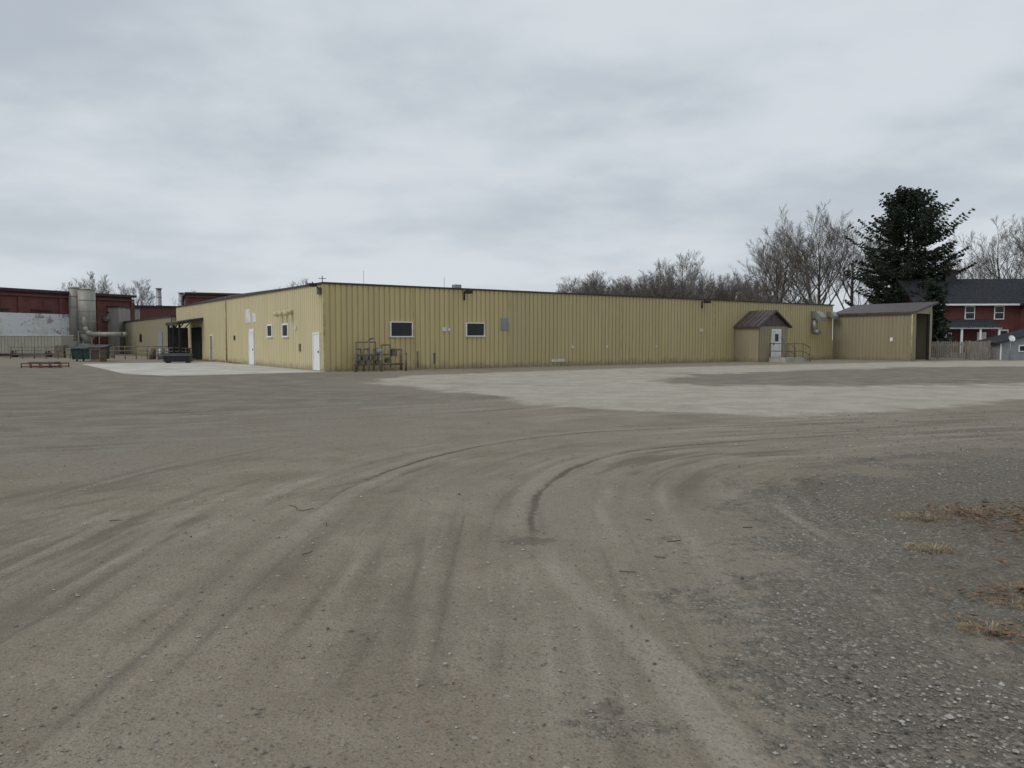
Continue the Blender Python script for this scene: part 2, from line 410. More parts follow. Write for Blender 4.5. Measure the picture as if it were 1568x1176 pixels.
# dumpster
m=MB(Fr(-32.8,57.5,8))
m.prism([(0,.15),(1.6,.15),(1.75,1.05),(-.15,.92)],0,2.0,'green')
for a in (-.06,.63,1.3,2.0): m.prism([(-.04,.15),(-.2,.92),(-.14,.92),(0.0,.15)],a,a+.06,'green')
m.prism([(-.2,.93),(-.2,.98),(1.85,1.25),(1.85,1.06)],-.05,.98,'black'); m.prism([(-.2,.93),(-.2,.98),(1.85,1.25),(1.85,1.06)],1.02,2.06,'black')
m.box(-.16,-.0,.3,1.3,.55,.72,'green'); m.box(2.0,2.16,.3,1.3,.55,.72,'green')
for a in (.2,1.8):
    for b in (.2,1.4): m.tube((a-.04,b,.08),(a+.04,b,.08),.08,mat='black',n=12)
m.obj('dumpster')
m=MB(Fr(-31.0,56.5,-4)); m.box(0,.8,0,.8,0,1.0,'pipe'); m.box(-.05,.85,-.05,.85,1.0,1.07,'trim'); m.box(.1,.7,-.02,-.001,.2,.9,'trim'); m.obj('utility_cabinet')
m=MB(Fr(-24,53,12)); m.box(0,1.7,0,1.0,.1,.5,'black'); m.prism([(-.06,.5),(.5,.68),(1.06,.5)],-.05,1.75,'black'); m.box(.1,.3,.1,.9,0,.1,'trim'); m.box(1.4,1.6,.1,.9,0,.1,'trim'); m.obj('covered_crate')
# low rusted rack lying by the yard edge
m=MB(Fr(-28.2,44.2,4))
for z in (.08,.26): 
    for b in (0,.9): m.tube((0,b,z),(2.2,b,z),.03,mat='rust')
for i in range(5):
    a=i*.55
    for b in (0,.9): m.tube((a,b,0),(a,b,.28),.028,mat='rust')
    m.tube((a,0,.26),(a,.9,.26),.028,mat='rust')
m.box(.3,1.8,.15,.75,.29,.35,'pipe')
m.obj('rusty_steel_rack')
def railing(name,fr,L,h=1.05,mat='pipe',n=6):
    m=MB(fr)
    for i in range(n+1): m.tube((L*i/n,0,0),(L*i/n,0,h),.035,mat=mat)
    for z in (.35,.7,h): m.tube((0,0,z),(L,0,z),.03,mat=mat)
    m.obj(name)
railing('metal_railing',Fr(-34,64,-2),5.6); railing('metal_railing',Fr(-28.5,62,-20),3.4,.95)
railing('metal_railing',Fr(-43,66,-5),6.5,1.0)
m=MB(Fr(-41.0,69,0))
for i,(a,h) in enumerate(((0,1.1),(1.0,.8),(2.3,1.2),(4.2,.9))):
    m.box(a,a+.8,0,.8,0,h,'wood' if i%2 else 'pipe'); m.box(a-.03,a+.83,-.03,.83,h,h+.06,'galv')
m.obj('stacked_crates')
m=MB(Fr(-26.9,64,0))
for i in range(5): m.tube((i*.75-3,0,0),(i*.75-3,0,.9),.28,mat=('pipe','galv','grey','rust','pipe')[i],n=14)
m.obj('steel_drums')

# ------------------------------------------------------------ right side: house, shed, fence
hs=empty('brick_house')
Hf=Fr(42,80,-4)
m=MB(Hf); m.box(0,13.5,0,8,0,5.3,'houseb')
m.prism([(0,5.3),(4,7.6),(8,5.3)],0,.15,'houseb'); 
m.box(10.2,14.4,-2.2,-.002,0,5.3,'houseb'); m.poly([(10.2,-2.2,5.3),(14.4,-2.2,5.3),(12.3,-2.2,7.0)],'houseb')
m.obj('walls',hs)
m=MB(Hf)
m.prism([(-.5,5.15),(4,7.95),(8.5,5.15),(8.5,5.35),(4,8.17),(-.5,5.35)],-.5,14.5,'shingle')
m.prism([(9.8,5.1),(12.3,7.15),(14.8,5.1),(14.8,5.3),(12.3,7.4),(9.8,5.3)],-2.6,3.5,'shingle','b')
m.prism([(-2.4,2.75),(-.003,3.6),(-.003,3.75),(-2.4,2.9)],1.6,7.2,'shingle')
m.obj('roof',hs)
m=MB(Hf)
m.box(-.5,9.8,-.62,-.5,5.12,5.3,'white'); m.box(-.52,-.5,-.5,8.5,5.1,5.3,'white')
m.prism([(9.8,5.05),(12.3,7.1),(14.8,5.05),(14.8,5.28),(12.3,7.38),(9.8,5.28)],-2.68,-2.602,'white','b')
def hw(a,z,w=.95,h=1.45,b=0):
    m.box(a-w/2,a+w/2,b-.08,b-.003,z,z+h,'white'); m.box(a-w/2+.1,a+w/2-.1,b-.1,b-.081,z+.1,z+h/2-.04,'glass'); m.box(a-w/2+.1,a+w/2-.1,b-.1,b-.081,z+h/2+.04,z+h-.1,'glass')
hw(5.2,3.7,1.0,1.4); hw(8.1,3.7,1.0,1.4); hw(12.3,3.6,1.1,1.5,-2.2); hw(12.3,.9,1.2,1.6,-2.2); hw(2.0,3.7); hw(3.0,.9); hw(8.6,1.2)
for a in (1.8,3.4,5.2,7.0): m.box(a-.08,a+.08,-2.3,-2.14,.3,2.8,'white')
m.box(1.6,7.2,-2.4,-2.25,2.72,2.88,'white'); m.box(1.6,7.2,-2.3,-.003,0,.3,'conc'); m.box(6.0,6.9,-.08,-.003,.3,2.4,'white')
m.obj('windows_and_porch',hs)
m=MB(Hf); m.box(4.3,5.4,3.4,4.6,7,9.0,'trim'); m.box(4.2,5.5,3.3,4.7,9.0,9.15,'houseb'); m.tube((4.8,4,9.15),(4.8,4,9.4),.15,mat='rust'); m.obj('chimney',hs)

gs=empty('garden_shed')
Gf=Fr(39.6,62.5,-6)
m=MB(Gf); m.box(0,8,0,4,0,1.35,'gsid')
for i in range(7): m.box(-.012,8.012,-.018,-.001,.1+i*.18,.13+i*.18,'gsid')
m.prism([(0,1.35),(8,1.35),(4,2.4)],0.0,.1,'gsid','b'); m.obj('walls',gs)
m=MB(Gf); m.prism([(-.3,1.3),(4,2.44),(8.3,1.3),(8.3,1.4),(4,2.57),(-.3,1.4)],-.3,4.3,'shingle','b'); m.obj('roof',gs)
m=MB(Gf); m.box(1.4,2.1,-.06,-.019,.65,1.2,'white'); m.box(1.48,2.02,-.08,-.061,.73,1.12,'glass'); m.box(0,.1,-.05,-.019,0,1.3,'white'); m.obj('window_and_corner_board',gs)
m=MB()
dx,dz=39.2,1.7
m.tube((dx,60.6,0),(dx,60.6,dz),.03,mat='galv')
for r0,r1,d0,d1 in ((.0,.1,0,.02),(.1,.18,.02,.05),(.18,.25,.05,.09)):
    m.tube((dx,60.52-d0,dz+d0*.4),(dx,60.52-d1,dz+d1*.4),max(r0,.02),r1,mat='white',n=20,cap=False)
m.tube((dx,60.5,dz-.2),(dx,60.2,dz),.02,mat='galv')
m.obj('satellite_dish')
def fence(name,fr,L,h):
    m=MB(fr); x=0
    while x<L:
        hh=h+U(-.04,.03); m.prism([(x,.06),(x+.11,.06),(x+.11,hh-.05),(x+.055,hh),(x,hh-.05)],0,.02,'wood','b'); x+=.16
    for z in (.35,h-.35): m.box(0,L,.021,.07,z,z+.09,'wood')
    for i in range(int(L/2.2)+1): m.box(i*2.2,i*2.2+.1,.07,.17,0,h+.05,'wood')
    m.obj(name)
fence('picket_fence',Fr(33.3,64.5,-8),7.2,1.5)
fence('picket_fence',Fr(36.9,62.0,20),2.2,1.5)
for x,y,w,h,dg in ((36,118,9,6.4,5),(50,110,10,5.2,-3)):
    g=empty('distant_house'); f=Fr(x,y,dg)
    m=MB(f); m.box(0,w,0,7,0,h-2,'houseb'); m.obj('walls',g)
    m=MB(f); m.prism([(-.4,h-2.1),(3.5,h+.2),(7.4,h-2.1)],-.4,w+.4,'shingle'); m.obj('roof',g)

# ------------------------------------------------------------ trees
def bare_tree(name,seed,Ht,spread,n1=10,mat='bark',dens=1.0,twr=.016,base=.2):
    rnd=random.Random(seed); m=MB()
    def branch(p,d,L,r,lev):
        ns=(7,6,4,3,2)[lev]; seg=L/ns; rr=r; up=Vector((0,0,1))
        cur=p; dd=d.copy(); last=[]
        for i in range(ns):
            wob=(.07,.11,.14,.18,.2)[lev]
            dd=(dd+Vector((rnd.uniform(-1,1),rnd.uniform(-1,1),rnd.uniform(-.5,.9)))*wob+up*(.08 if lev else .0)).normalized()
            nx=cur+dd*seg; r2=max(r*(1-(i+1)/ns*.75),twr*.5)
            m.tube(cur,nx,rr,r2,(7,5,4,3,3)[lev],mat,cap=False,world=True)
            last.append((cur,nx,dd.copy(),r2,(i+1)/ns)); cur=nx; rr=r2
        if lev==4: return
        nch=int((n1,7,7,6)[lev]*dens*rnd.uniform(.8,1.2)+.5)
        for k in range(nch):
            t=(base if lev==0 else .2)+(.95-.2)*(k+rnd.random())/nch
            t=min(t,.999); a,b,dv,r2,_=last[int(t*ns)]; f=t*ns-int(t*ns); q=a.lerp(b,f)
            ang=math.radians(rnd.uniform(24,50) if lev else rnd.uniform(25,52)*(1.15-.5*t)*spread)
            ph=rnd.uniform(0,2*math.pi) if lev else k*2.4+rnd.uniform(-.4,.4)
            o=dv.orthogonal().normalized(); o.rotate(Matrix.Rotation(ph,3,dv))
            nd=(dv*math.cos(ang)+o*math.sin(ang)).normalized()
            Lc=L*((.72*(1.15-.6*t)) if lev==0 else rnd.uniform(.40,.64)*(1.1-.45*t))
            branch(q,nd,Lc,max(r2*.6,twr),lev+1)
    branch(Vector((0,0,0)),Vector((0,0,1)),Ht*.8,Ht*.02,0)
    o=m.obj(name); 
    zm=max(v[2] for v in m.v); s=Ht/zm; o.scale=(s,s,s)
    return o
def copy(o,name,loc,rz,sc):
    c=bpy.data.objects.new(name,o.data); scene.collection.objects.link(c); c.location=loc; c.rotation_euler[2]=rz
    s=o.scale[0]*sc; c.scale=(s,s,s); return c
bt1=bare_tree('bare_tree',3,19.4,1.25,13,twr=.019); bt1.location=(38.0,97,0)
bt2=bare_tree('bare_tree',8,17.5,1.1,12,twr=.019); bt2.location=(44.8,102,0)
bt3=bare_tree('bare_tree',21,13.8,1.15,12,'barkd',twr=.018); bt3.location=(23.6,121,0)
copy(bt1,'bare_tree',(34.6,101,0),2.0,.86); copy(bt2,'bare_tree',(48.4,100,0),1.0,.98)
copy(bt2,'bare_tree',(41.4,104,0),3.0,1.08); copy(bt1,'bare_tree',(37.2,108,0),4.4,.95)
copy(bt1,'bare_tree',(67.5,106,0),1.2,.98); copy(bt2,'bare_tree',(73.5,104,0),2.2,1.2); copy(bt1,'bare_tree',(79,110,0),3.3,1.05)
copy(bt2,'bare_tree',(62.5,110,0),.4,.92)
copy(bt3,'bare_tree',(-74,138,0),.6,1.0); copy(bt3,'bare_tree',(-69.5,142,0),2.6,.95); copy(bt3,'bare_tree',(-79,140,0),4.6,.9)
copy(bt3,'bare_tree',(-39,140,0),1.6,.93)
row=empty('distant_tree_row')
rr=random.Random(5)
for i in range(34):
    px=874+i*9.2; D=rr.uniform(118,138); top=rr.uniform(418,436)
    if i in (3,4,20,21,28): top=413
    h=1.63+(520-top)*D/1178
    src=rr.choice((bt3,bt2)); zH=13.8 if src is bt3 else 17.5
    c=copy(src,'tree_%d'%i,((px-784)/1178*D,D,0),rr.uniform(0,6),h/zH); c.parent=row
copy(bt3,'bare_tree',(25.2,118,0),2.2,1.12)
row2=empty('distant_tree_row')
for i in range(24):
    D=rr.uniform(150,175); c=copy(bt3,'tree_%d'%i,(-110+i*9.5+rr.uniform(-3,3) if i<8 else 60+(i-8)*7,D,0),rr.uniform(0,6),rr.uniform(.7,.9)); c.parent=row2

def needle_mat(name,c0,c1):
    m,nt,b,co=newmat(name)
    f=ss(nt,noise(nt,co,1.1,3,.7),.35,.65); g=ss(nt,noise(nt,co,9,2),.35,.65)
    nt.links.new(mixc(nt,math_(nt,'MULTIPLY',math_(nt,'ADD',f,g),.5),c0,c1),b.inputs['Base Color']); b.inputs['Roughness'].default_value=.8
    b.inputs['Specular IOR Level'].default_value=.15
    return m
M['needle']=needle_mat('spruce_needles',(.014,.024,.017),(.045,.062,.038))
def spruce(name,seed,Ht,loc,prof,dens=1.0):
    """whorled conifer: stiff boughs that reach out, tips turned up, needle sprays hanging below"""
    rnd=random.Random(seed); m=MB(); m.tube((0,0,0),(0,0,Ht*.97),Ht*.018,.03,9,'bark')
    V=m.v;Fc=m.f; mi=m.mi('needle')
    z=Ht*.06
    while z<Ht*.99:
        f=(Ht-z)/Ht; r=float(np.interp(f,*prof))
        nb=int(max(5,9*dens)); ph0=rnd.uniform(0,6.28)
        for j in range(nb):
            ph=ph0+j*6.283/nb+rnd.uniform(-.3,.3)
            L=r*rnd.choice((.55,.7,.8,.9,1.0,1.05,1.22))*(1+.18*math.sin(2*ph+z*.8))
            L=max(L,.35)
            rise=rnd.uniform(-.1,.15) if f>.35 else rnd.uniform(.15,.55)
            ns=max(3,int(L*4)); prev=Vector((0,0,z)); c,s=math.cos(ph),math.sin(ph); z0=z+rnd.uniform(-.15,.15)
            for i in range(1,ns+1):
                t=i/ns; zz=z0+L*(rise*t-.30*t+.34*t*t*t)
                q=Vector((c*L*t,s*L*t,zz)); 
                if i%2==0 or i==ns: m.tube(prev,q,.03*(1.3-t),.02*(1.3-t)+.004,3,'bark',cap=False,world=True); prev=q
                if t<.18: continue
                hw_=(.16+.26*L*.35*(1-t)*1.6)*min(1,L/1.5)
                for _ in range(7):
                    side=rnd.uniform(-1,1)*hw_*1.5; o=q+Vector((-s*side,c*side,rnd.uniform(-.16,.05)-abs(side)*.15))
                    ln=rnd.uniform(.22,.42); wd=rnd.uniform(.05,.10)
                    sg=1 if side>0 else -1
                    dd=Vector((c*rnd.uniform(.5,1.1)-s*sg*rnd.uniform(.1,.9),s*rnd.uniform(.5,1.1)+c*sg*rnd.uniform(.1,.9),rnd.uniform(-.75,.25))).normalized()
                    w=dd.cross(Vector((rnd.uniform(-1,1),rnd.uniform(-1,1),rnd.uniform(-1,1)))).normalized()*wd
                    n=len(V); V+= [o-w*.6,o+w*.6,o+dd*ln*.6+w,o+dd*ln,o+dd*ln*.6-w]; Fc.append((n,n+1,n+2,n+3,n+4)); m.m.append(mi); m.smooth.append(False)
        z+=(rnd.uniform(.30,.46) if f>.12 else .26)/dens
    o=m.obj(name); o.location=loc; return o
spruce('spruce_tree',4,18.2,(43.9,86,0),([0,.03,.08,.15,.25,.4,.6,.8,1],[.4,1.1,2.1,3.0,4.0,4.8,5.0,4.8,3]),1.2)
spruce('spruce_tree',9,6.6,(39.3,72,0),([0,.1,.3,.6,1],[.2,.5,.85,1.05,1.1]),1.25)

# ------------------------------------------------------------ ground
def axis(lo,hi,step,far_lo,far_hi,g=1.06):
    mid=list(np.arange(lo,hi,step)); st=step;x=mid[-1]; up=[]
    while x<far_hi: st*=g; x+=st; up.append(x)
    st=step;x=lo; dn=[]
    while x>far_lo: st*=g; x-=st; dn.append(x)
    return np.array(dn[::-1]+mid+up)
xs=axis(-8,8,.03,-1500,1500,1.045); ys=axis(2.2,15,.03,-60,2500,1.04)
X,Y=np.meshgrid(xs,ys); X=X.ravel();Y=Y.ravel()
def polydist(px,py,pts,closed=False,want=False):
    P=np.array(pts,float); n=len(P); best=np.full(px.shape,1e9); sgn=np.zeros(px.shape); al=np.zeros(px.shape); acc=0
    for i in range(n if closed else n-1):
        a=P[i];b=P[(i+1)%n]; d=b-a; L2=(d**2).sum(); L=math.sqrt(L2)
        t=np.clip(((px-a[0])*d[0]+(py-a[1])*d[1])/L2,0,1); qx=a[0]+t*d[0]-px; qy=a[1]+t*d[1]-py
        dist=np.hypot(qx,qy); mk=dist<best; best=np.where(mk,dist,best)
        if want:
            cr=d[0]*(py-a[1])-d[1]*(px-a[0]); sgn=np.where(mk,np.sign(cr),sgn); al=np.where(mk,acc+t*L,al)
        acc+=L
    return (best*sgn,al) if want else best
def inside(px,py,pts):
    c=np.zeros(px.shape,bool); n=len(pts)
    for i in range(n):
        x1,y1=pts[i];x2,y2=pts[(i+1)%n]
        if y1==y2: continue
        c^=((y1>py)!=(y2>py))&(px<(x2-x1)*(py-y1)/(y2-y1)+x1)
    return c
def soft(px,py,pts,w):
    d=polydist(px,py,pts,True); d=np.where(inside(px,py,pts),d,-d); return np.clip(.5+d/w*.5,0,1)
def smooth_path(pts,k=5):
    P=[Vector((*p,0)) for p in pts]; out=[]
    P=[P[0]*2-P[1]]+P+[P[-1]*2-P[-2]]
    for i in range(1,len(P)-2):
        for j in range(k):
            t=j/k; a,b,c,d=P[i-1],P[i],P[i+1],P[i+2]
            q=.5*((2*b)+(c-a)*t+(2*a-5*b+4*c-d)*t*t+(3*b-a-3*c+d)*t**3); out.append((q.x,q.y))
    out.append((P[-2].x,P[-2].y)); return out
tab=np.random.rand(256,256)
def vn(u,v):
    iu=np.floor(u).astype(int); iv=np.floor(v).astype(int); fu=u-iu; fv=v-iv; fu=fu*fu*(3-2*fu); fv=fv*fv*(3-2*fv)
    g=lambda a,b: tab[a%256,b%256]
    return (g(iu,iv)*(1-fu)+g(iu+1,iv)*fu)*(1-fv)+(g(iu,iv+1)*(1-fu)+g(iu+1,iv+1)*fu)*fv
wob=.35*np.sin(X*.9+1.3*np.sin(Y*.7))+.25*np.sin(Y*1.7+X*.5)
light=soft(X+wob,Y+wob*.6,[(-5.2,29.2),(-1.5,23.5),(1.1,19.6),(3.3,17.6),(5.5,16),(9,17.6),(13.9,20.9),(40,34),(70,45),(60,63),(34.3,59),(8.2,45),(-4.8,35)],.8)
hole=soft(X+wob,Y-wob,[(5.3,30.5),(9.3,36.9),(23.9,45.7),(45,50),(40,38),(18.8,28.6),(11.7,26.7),(6.9,27.2)],1.6)
light=light*(1-hole*.95)
gravel=soft(X+wob*.5,Y,[(1.0,1),(1.25,2.85),(1.45,3.9),(1.9,5.4),(2.4,7.0),(3.1,8.6),(5,10.2),(9,12.5),(20,15),(25,1)],1.6)
gfar=soft(X+wob,Y+wob,[(-60,60),(-60,12),(-14,10.5),(-6,10.2),(-4.2,12),(-3,17),(-1,19.5),(0,21),(-5.6,29),(-5,35),(-9,38)],4.5)
gfar=np.maximum(gfar,hole); gfar=np.maximum(gfar,.75*soft(X+wob,Y,[(6,11),(10,14.5),(20,20),(40,30),(60,30),(30,10),(12,8)],4))
verge=soft(X+wob*.4,Y,[(3.9,7.6),(3.6,6.2),(2.9,4.9),(2.55,4.1),(2.7,3.2),(3.0,1),(8,1),(8,8.4)],1.0)
arc1=smooth_path([(-1.75,1),(-1.81,3.9),(-1.95,4.97),(-1.96,5.93),(-1.90,7.04),(-1.79,8.4),(-1.39,9.94),(-.81,11.2),(.17,12.5),(1.33,13.5),(2.57,14.0),(3.85,14.4),(7,15.3)])
arc2=smooth_path([(1.0,1.5),(.83,2.92),(.61,4.0),(.335,5.1),(.18,6.1),(.222,7.6),(.415,8.66),(.80,9.79),(1.44,10.8),(2.12,11.5),(3.39,12.2),(6,13.3)])
cen=smooth_path([(-.9,-5),(-.85,3),(-.86,6),(-.75,8),(-.3,9.7),(.5,11.2),(1.8,12.5),(3.6,13.3),(8,14.9),(16,18),(40,27)])
pB=smooth_path([(-45,16),(-25,13.5),(-12,14),(-4,17),(3,22),(10,26),(26,33)],6)
pD=smooth_path([(-9,0),(-5.5,5),(-2.8,9),(1,13.2),(8,17),(22,24)],6)
d1,a1=polydist(X,Y,arc1,want=True); d2,a2=polydist(X,Y,arc2,want=True); lat,alo=polydist(X,Y,cen,want=True)
lB,aB=polydist(X,Y,pB,want=True); lD,aD=polydist(X,Y,pD,want=True)
def family(l,a,half,seed,fine=.11):
    l2=l+.05*np.sin(a*.7+seed)
    s=(vn(l2/.42+seed*7.3,a/3.2+seed)-.5)*.8+(vn(l2/fine+seed*3.1,a/1.5)-.5)*.9+(vn(l2/.05+seed,a/.8+5)-.5)*.5
    env=np.clip((half-np.abs(l))/1.2,0,1)*np.clip(vn(l/1.3+seed*2,a/3.5+seed*5)*1.9-.3,0,1)
    return s*env
tracks=family(lat,alo,4.8,1)*1.05+family(lB,aB,4.5,2,.2)*.8+family(lD,aD,2.4,4,.14)*.5
tracks+=(vn(X/.8+20,Y/.5+9)-.5)*.14+(vn(X/.3+2,Y/.2+9)-.5)*.14
tracks*=(1-.55*gravel)
def passes(l,a,c,w,f0,f1,fade=2.0):
    j=.02*np.sin(a*1.1+c*9)
    e=np.clip((a-f0)/fade,0,1)*np.clip((f1-a)/fade,0,1)*(.4+.6*vn(a/1.2+c*11,np.full(a.shape,c*3.)))
    rib=.75+.25*np.cos((l-c-j)/.022)   # tread ribs inside the tyre print
    return (np.exp(-((l-c-j)/w)**4)*.5*rib-np.exp(-((np.abs(l-c-j)-w*1.15)/.02)**2)*.5)*e
for c,f0,f1 in ((-2.3,5,20),(-1.7,3,16),(-.55,6,18),(.95,7,16),(1.75,4,17),(2.5,5,14),(.2,10,20),(3.3,3,13)): tracks+=.55*passes(lat,alo,c,.11,f0,f1)
for c in (-1.6,-.9,.7,1.4): tracks+=.65*passes(lB,aB,c,.14,8,70,6)
for c in (-.75,.75): tracks+=.35*passes(lD,aD,c,.10,4,30,4)
n1=vn(a1/.6,np.zeros(a1.shape)); n2=vn(a2/.5,np.ones(a1.shape)*7.)
e1=np.clip((Y-5.6)/2.6,0,1)*(.5+.5*np.clip((Y-8)/2,0,1)); e2=np.clip((Y-5.8)/.8,0,1)
wd1=.016+.014*n2+.0014*Y; wd2=.018+.022*n1+.0013*Y
j1=.008*np.sin(a1*5)+.018*(vn(a1/.15,X*0)-.5)
rut=np.exp(-((d1+j1)/wd1)**2)*e1*(.6+.6*n1)+np.exp(-((d2+j1)/wd2)**2)*e2*(.5+.6*n2)
rut+=.3*np.exp(-((d1+.26)/.03)**2)*e1*n2+.3*np.exp(-((d2-.24)/.03)**2)*e2*n1+.25*np.exp(-((d2-.10)/.02)**2)*e2*n2
def tr(d,c,w): return np.exp(-((d-c)/w)**4)
brk=.5+.7*vn(a2/.7,X*0+3.)
tread=tr(d2+.03*np.sin(a2*3),-.08,.12)*np.clip((6.3-Y)/.8,0,1)*brk+.5*tr(d1,-.12,.15)*np.clip((Y-3)/3,0,1)*np.clip((12-Y)/3,0,1)
tread+=.6*tr(d2,.16,.12)*e2+.5*tr(d1,.15,.12)*e1
ridge=np.exp(-((d2+.24)/.025)**2)*np.clip((6.3-Y)/.8,0,1)*brk
rut+=.35*ridge
spot=np.exp(-(((X-.13)/.24)**2+((Y-6.2)/.14)**2))+.8*np.exp(-(((X-.42)/.10)**2+((Y-3.33)/.08)**2))
near=np.clip(1.2-Y/40,0,1)
Z=-.016*rut*near-.012*spot+.004*tread+.011*np.clip(tracks,-1,1)*near
Z+=.012*(np.sin(X*1.3+Y*.4)*np.sin(Y*.9-X*.3))*np.clip(1-np.hypot(X,Y)/20,0,1)
Z+=.03*verge
nx,ny=len(xs),len(ys)
idx=np.arange(nx*ny).reshape(ny,nx)
quads=np.stack([idx[:-1,:-1],idx[:-1,1:],idx[1:,1:],idx[1:,:-1]],-1).reshape(-1,4)
me=bpy.data.meshes.new('ground'); me.vertices.add(nx*ny); me.vertices.foreach_set('co',np.stack([X,Y,Z],-1).ravel())
me.loops.add(quads.size); me.loops.foreach_set('vertex_index',quads.ravel().astype(np.int32))
me.polygons.add(len(quads)); me.polygons.foreach_set('loop_start',np.arange(0,quads.size,4,dtype=np.int32)); 
me.update(calc_edges=True); me.polygons.foreach_set('use_smooth',np.ones(len(quads),bool)); me.validate()
for nme,arr in (('light',light),('gravel',gravel),('gfar',gfar),('verge',verge),('rut',rut),('tread',tread),('spot',spot),('tracks',tracks)):
    at=me.attributes.new(nme,'FLOAT','POINT'); at.data.foreach_set('value',arr.astype(np.float32))
g=bpy.data.objects.new('ground',me); scene.collection.objects.link(g)
m,nt,b,co=newmat('dirt_and_gravel'); me.materials.append(m)
def att(n): a=nn(nt,'ShaderNodeAttribute',attribute_name=n); return a.outputs['Fac']
big=noise(nt,co,.2,3,.6); med=noise(nt,co,.9,4,.65); fine=noise(nt,co,10,4,.7); vf=noise(nt,co,60,2,.7)
def vor(scale,rand=1):
    v=nn(nt,'ShaderNodeTexVoronoi'); v.inputs['Scale'].default_value=scale; nt.links.new(co,v.inputs['Vector']); return v
v1=vor(45);v2=vor(95);v3=vor(16)
def bw(v): 
    s=nn(nt,'ShaderNodeSeparateColor'); nt.links.new(v.outputs['Color'],s.inputs[0]); return s.outputs[0],s.outputs[1]
r1,q1=bw(v1);r2,q2=bw(v2);r3,q3=bw(v3)
dirt=mixc(nt,ss(nt,med,.3,.72),(.243,.205,.155),(.322,.278,.218))
dirt=mixc(nt,ss(nt,big,.42,.62,0,.5),dirt,(.283,.250,.204))
grav=mixc(nt,r1,(.085,.080,.071),(.235,.218,.190))
grav=mixc(nt,math_(nt,'MULTIPLY',r2,.45),grav,(.165,.150,.127))
grav=mixc(nt,ss(nt,q1,.91,.95,0,.8),grav,(.42,.40,.36))
gn=math_(nt,'ADD',math_(nt,'MULTIPLY',math_(nt,'SUBTRACT',med,.5),2.2),math_(nt,'MULTIPLY',math_(nt,'SUBTRACT',fine,.5),1.1))
def mask(n,k=1.0): return ss(nt,math_(nt,'ADD',att(n),math_(nt,'MULTIPLY',gn,k)),.3,.72)
gm=math_(nt,'MULTIPLY',mask('gravel'),ss(nt,att('gravel'),.02,.2))
c=mixc(nt,math_(nt,'MULTIPLY',gm,.82),dirt,grav)
fargr=mixc(nt,ss(nt,med,.35,.65),(.175,.157,.130),(.258,.234,.195))
fm=math_(nt,'MULTIPLY',mask('gfar'),ss(nt,att('gfar'),.02,.3)); c=mixc(nt,math_(nt,'MULTIPLY',fm,.75),c,fargr)
litec=mixc(nt,ss(nt,med,.3,.7),(.44,.40,.335),(.57,.525,.45))
lm=math_(nt,'MULTIPLY',mask('light',.45),ss(nt,att('light'),.02,.25))
tk=att('tracks')
c=mixc(nt,ss(nt,tk,.02,.6,0,.55),c,(.415,.37,.305))
c=mixc(nt,ss(nt,tk,-.02,-.5,0,.55),c,(.125,.104,.080))
c=mixc(nt,math_(nt,'MULTIPLY',lm,.82),c,litec)
c=mixc(nt,ss(nt,att('tread'),.1,.9,0,.42),c,(.43,.385,.32))
c=mixc(nt,ss(nt,math_(nt,'ADD',att('rut'),math_(nt,'MULTIPLY',math_(nt,'SUBTRACT',fine,.5),1.0)),.15,.8,0,.72),c,(.085,.070,.055))
c=mixc(nt,ss(nt,math_(nt,'ADD',att('spot'),math_(nt,'MULTIPLY',math_(nt,'SUBTRACT',fine,.5),1.6)),.35,.6,0,.5),c,(.11,.09,.074))
vm=math_(nt,'MULTIPLY',mask('verge'),ss(nt,att('verge'),.05,.4))
c=mixc(nt,math_(nt,'MULTIPLY',vm,.5),c,mixc(nt,ss(nt,fine,.4,.6),(.11,.088,.06),(.22,.185,.135)))
c=mixc(nt,math_(nt,'MULTIPLY',ss(nt,q2,.90,.94,0,.5),ss(nt,v2.outputs['Distance'],.5,.3)),c,(.42,.40,.37))
c=mixc(nt,ss(nt,r2,.10,.04,0,.5),c,(.09,.08,.07))
c=mixc(nt,math_(nt,'MULTIPLY',ss(nt,q3,.965,.97,0,.7),ss(nt,v3.outputs['Distance'],.28,.2)),c,(.40,.39,.37))
c=mixc(nt,ss(nt,vf,.3,.7,0,.32),c,(.13,.11,.088))
c=mixc(nt,ss(nt,fine,.5,.72,0,.32),c,(.15,.13,.104))
c=mixc(nt,ss(nt,big,.44,.32,0,.25),c,(.15,.13,.104))
nt.links.new(c,b.inputs['Base Color']); b.inputs['Roughness'].default_value=.95; b.inputs['Specular IOR Level'].default_value=.12
h=math_(nt,'ADD',math_(nt,'MULTIPLY',fine,.9),math_(nt,'MULTIPLY',vf,.3))
h=math_(nt,'ADD',h,math_(nt,'MULTIPLY',math_(nt,'SUBTRACT',1,v1.outputs['Distance']),math_(nt,'ADD',.12,math_(nt,'MULTIPLY',gm,.6))))
bump(nt,b,h,.026,.95)

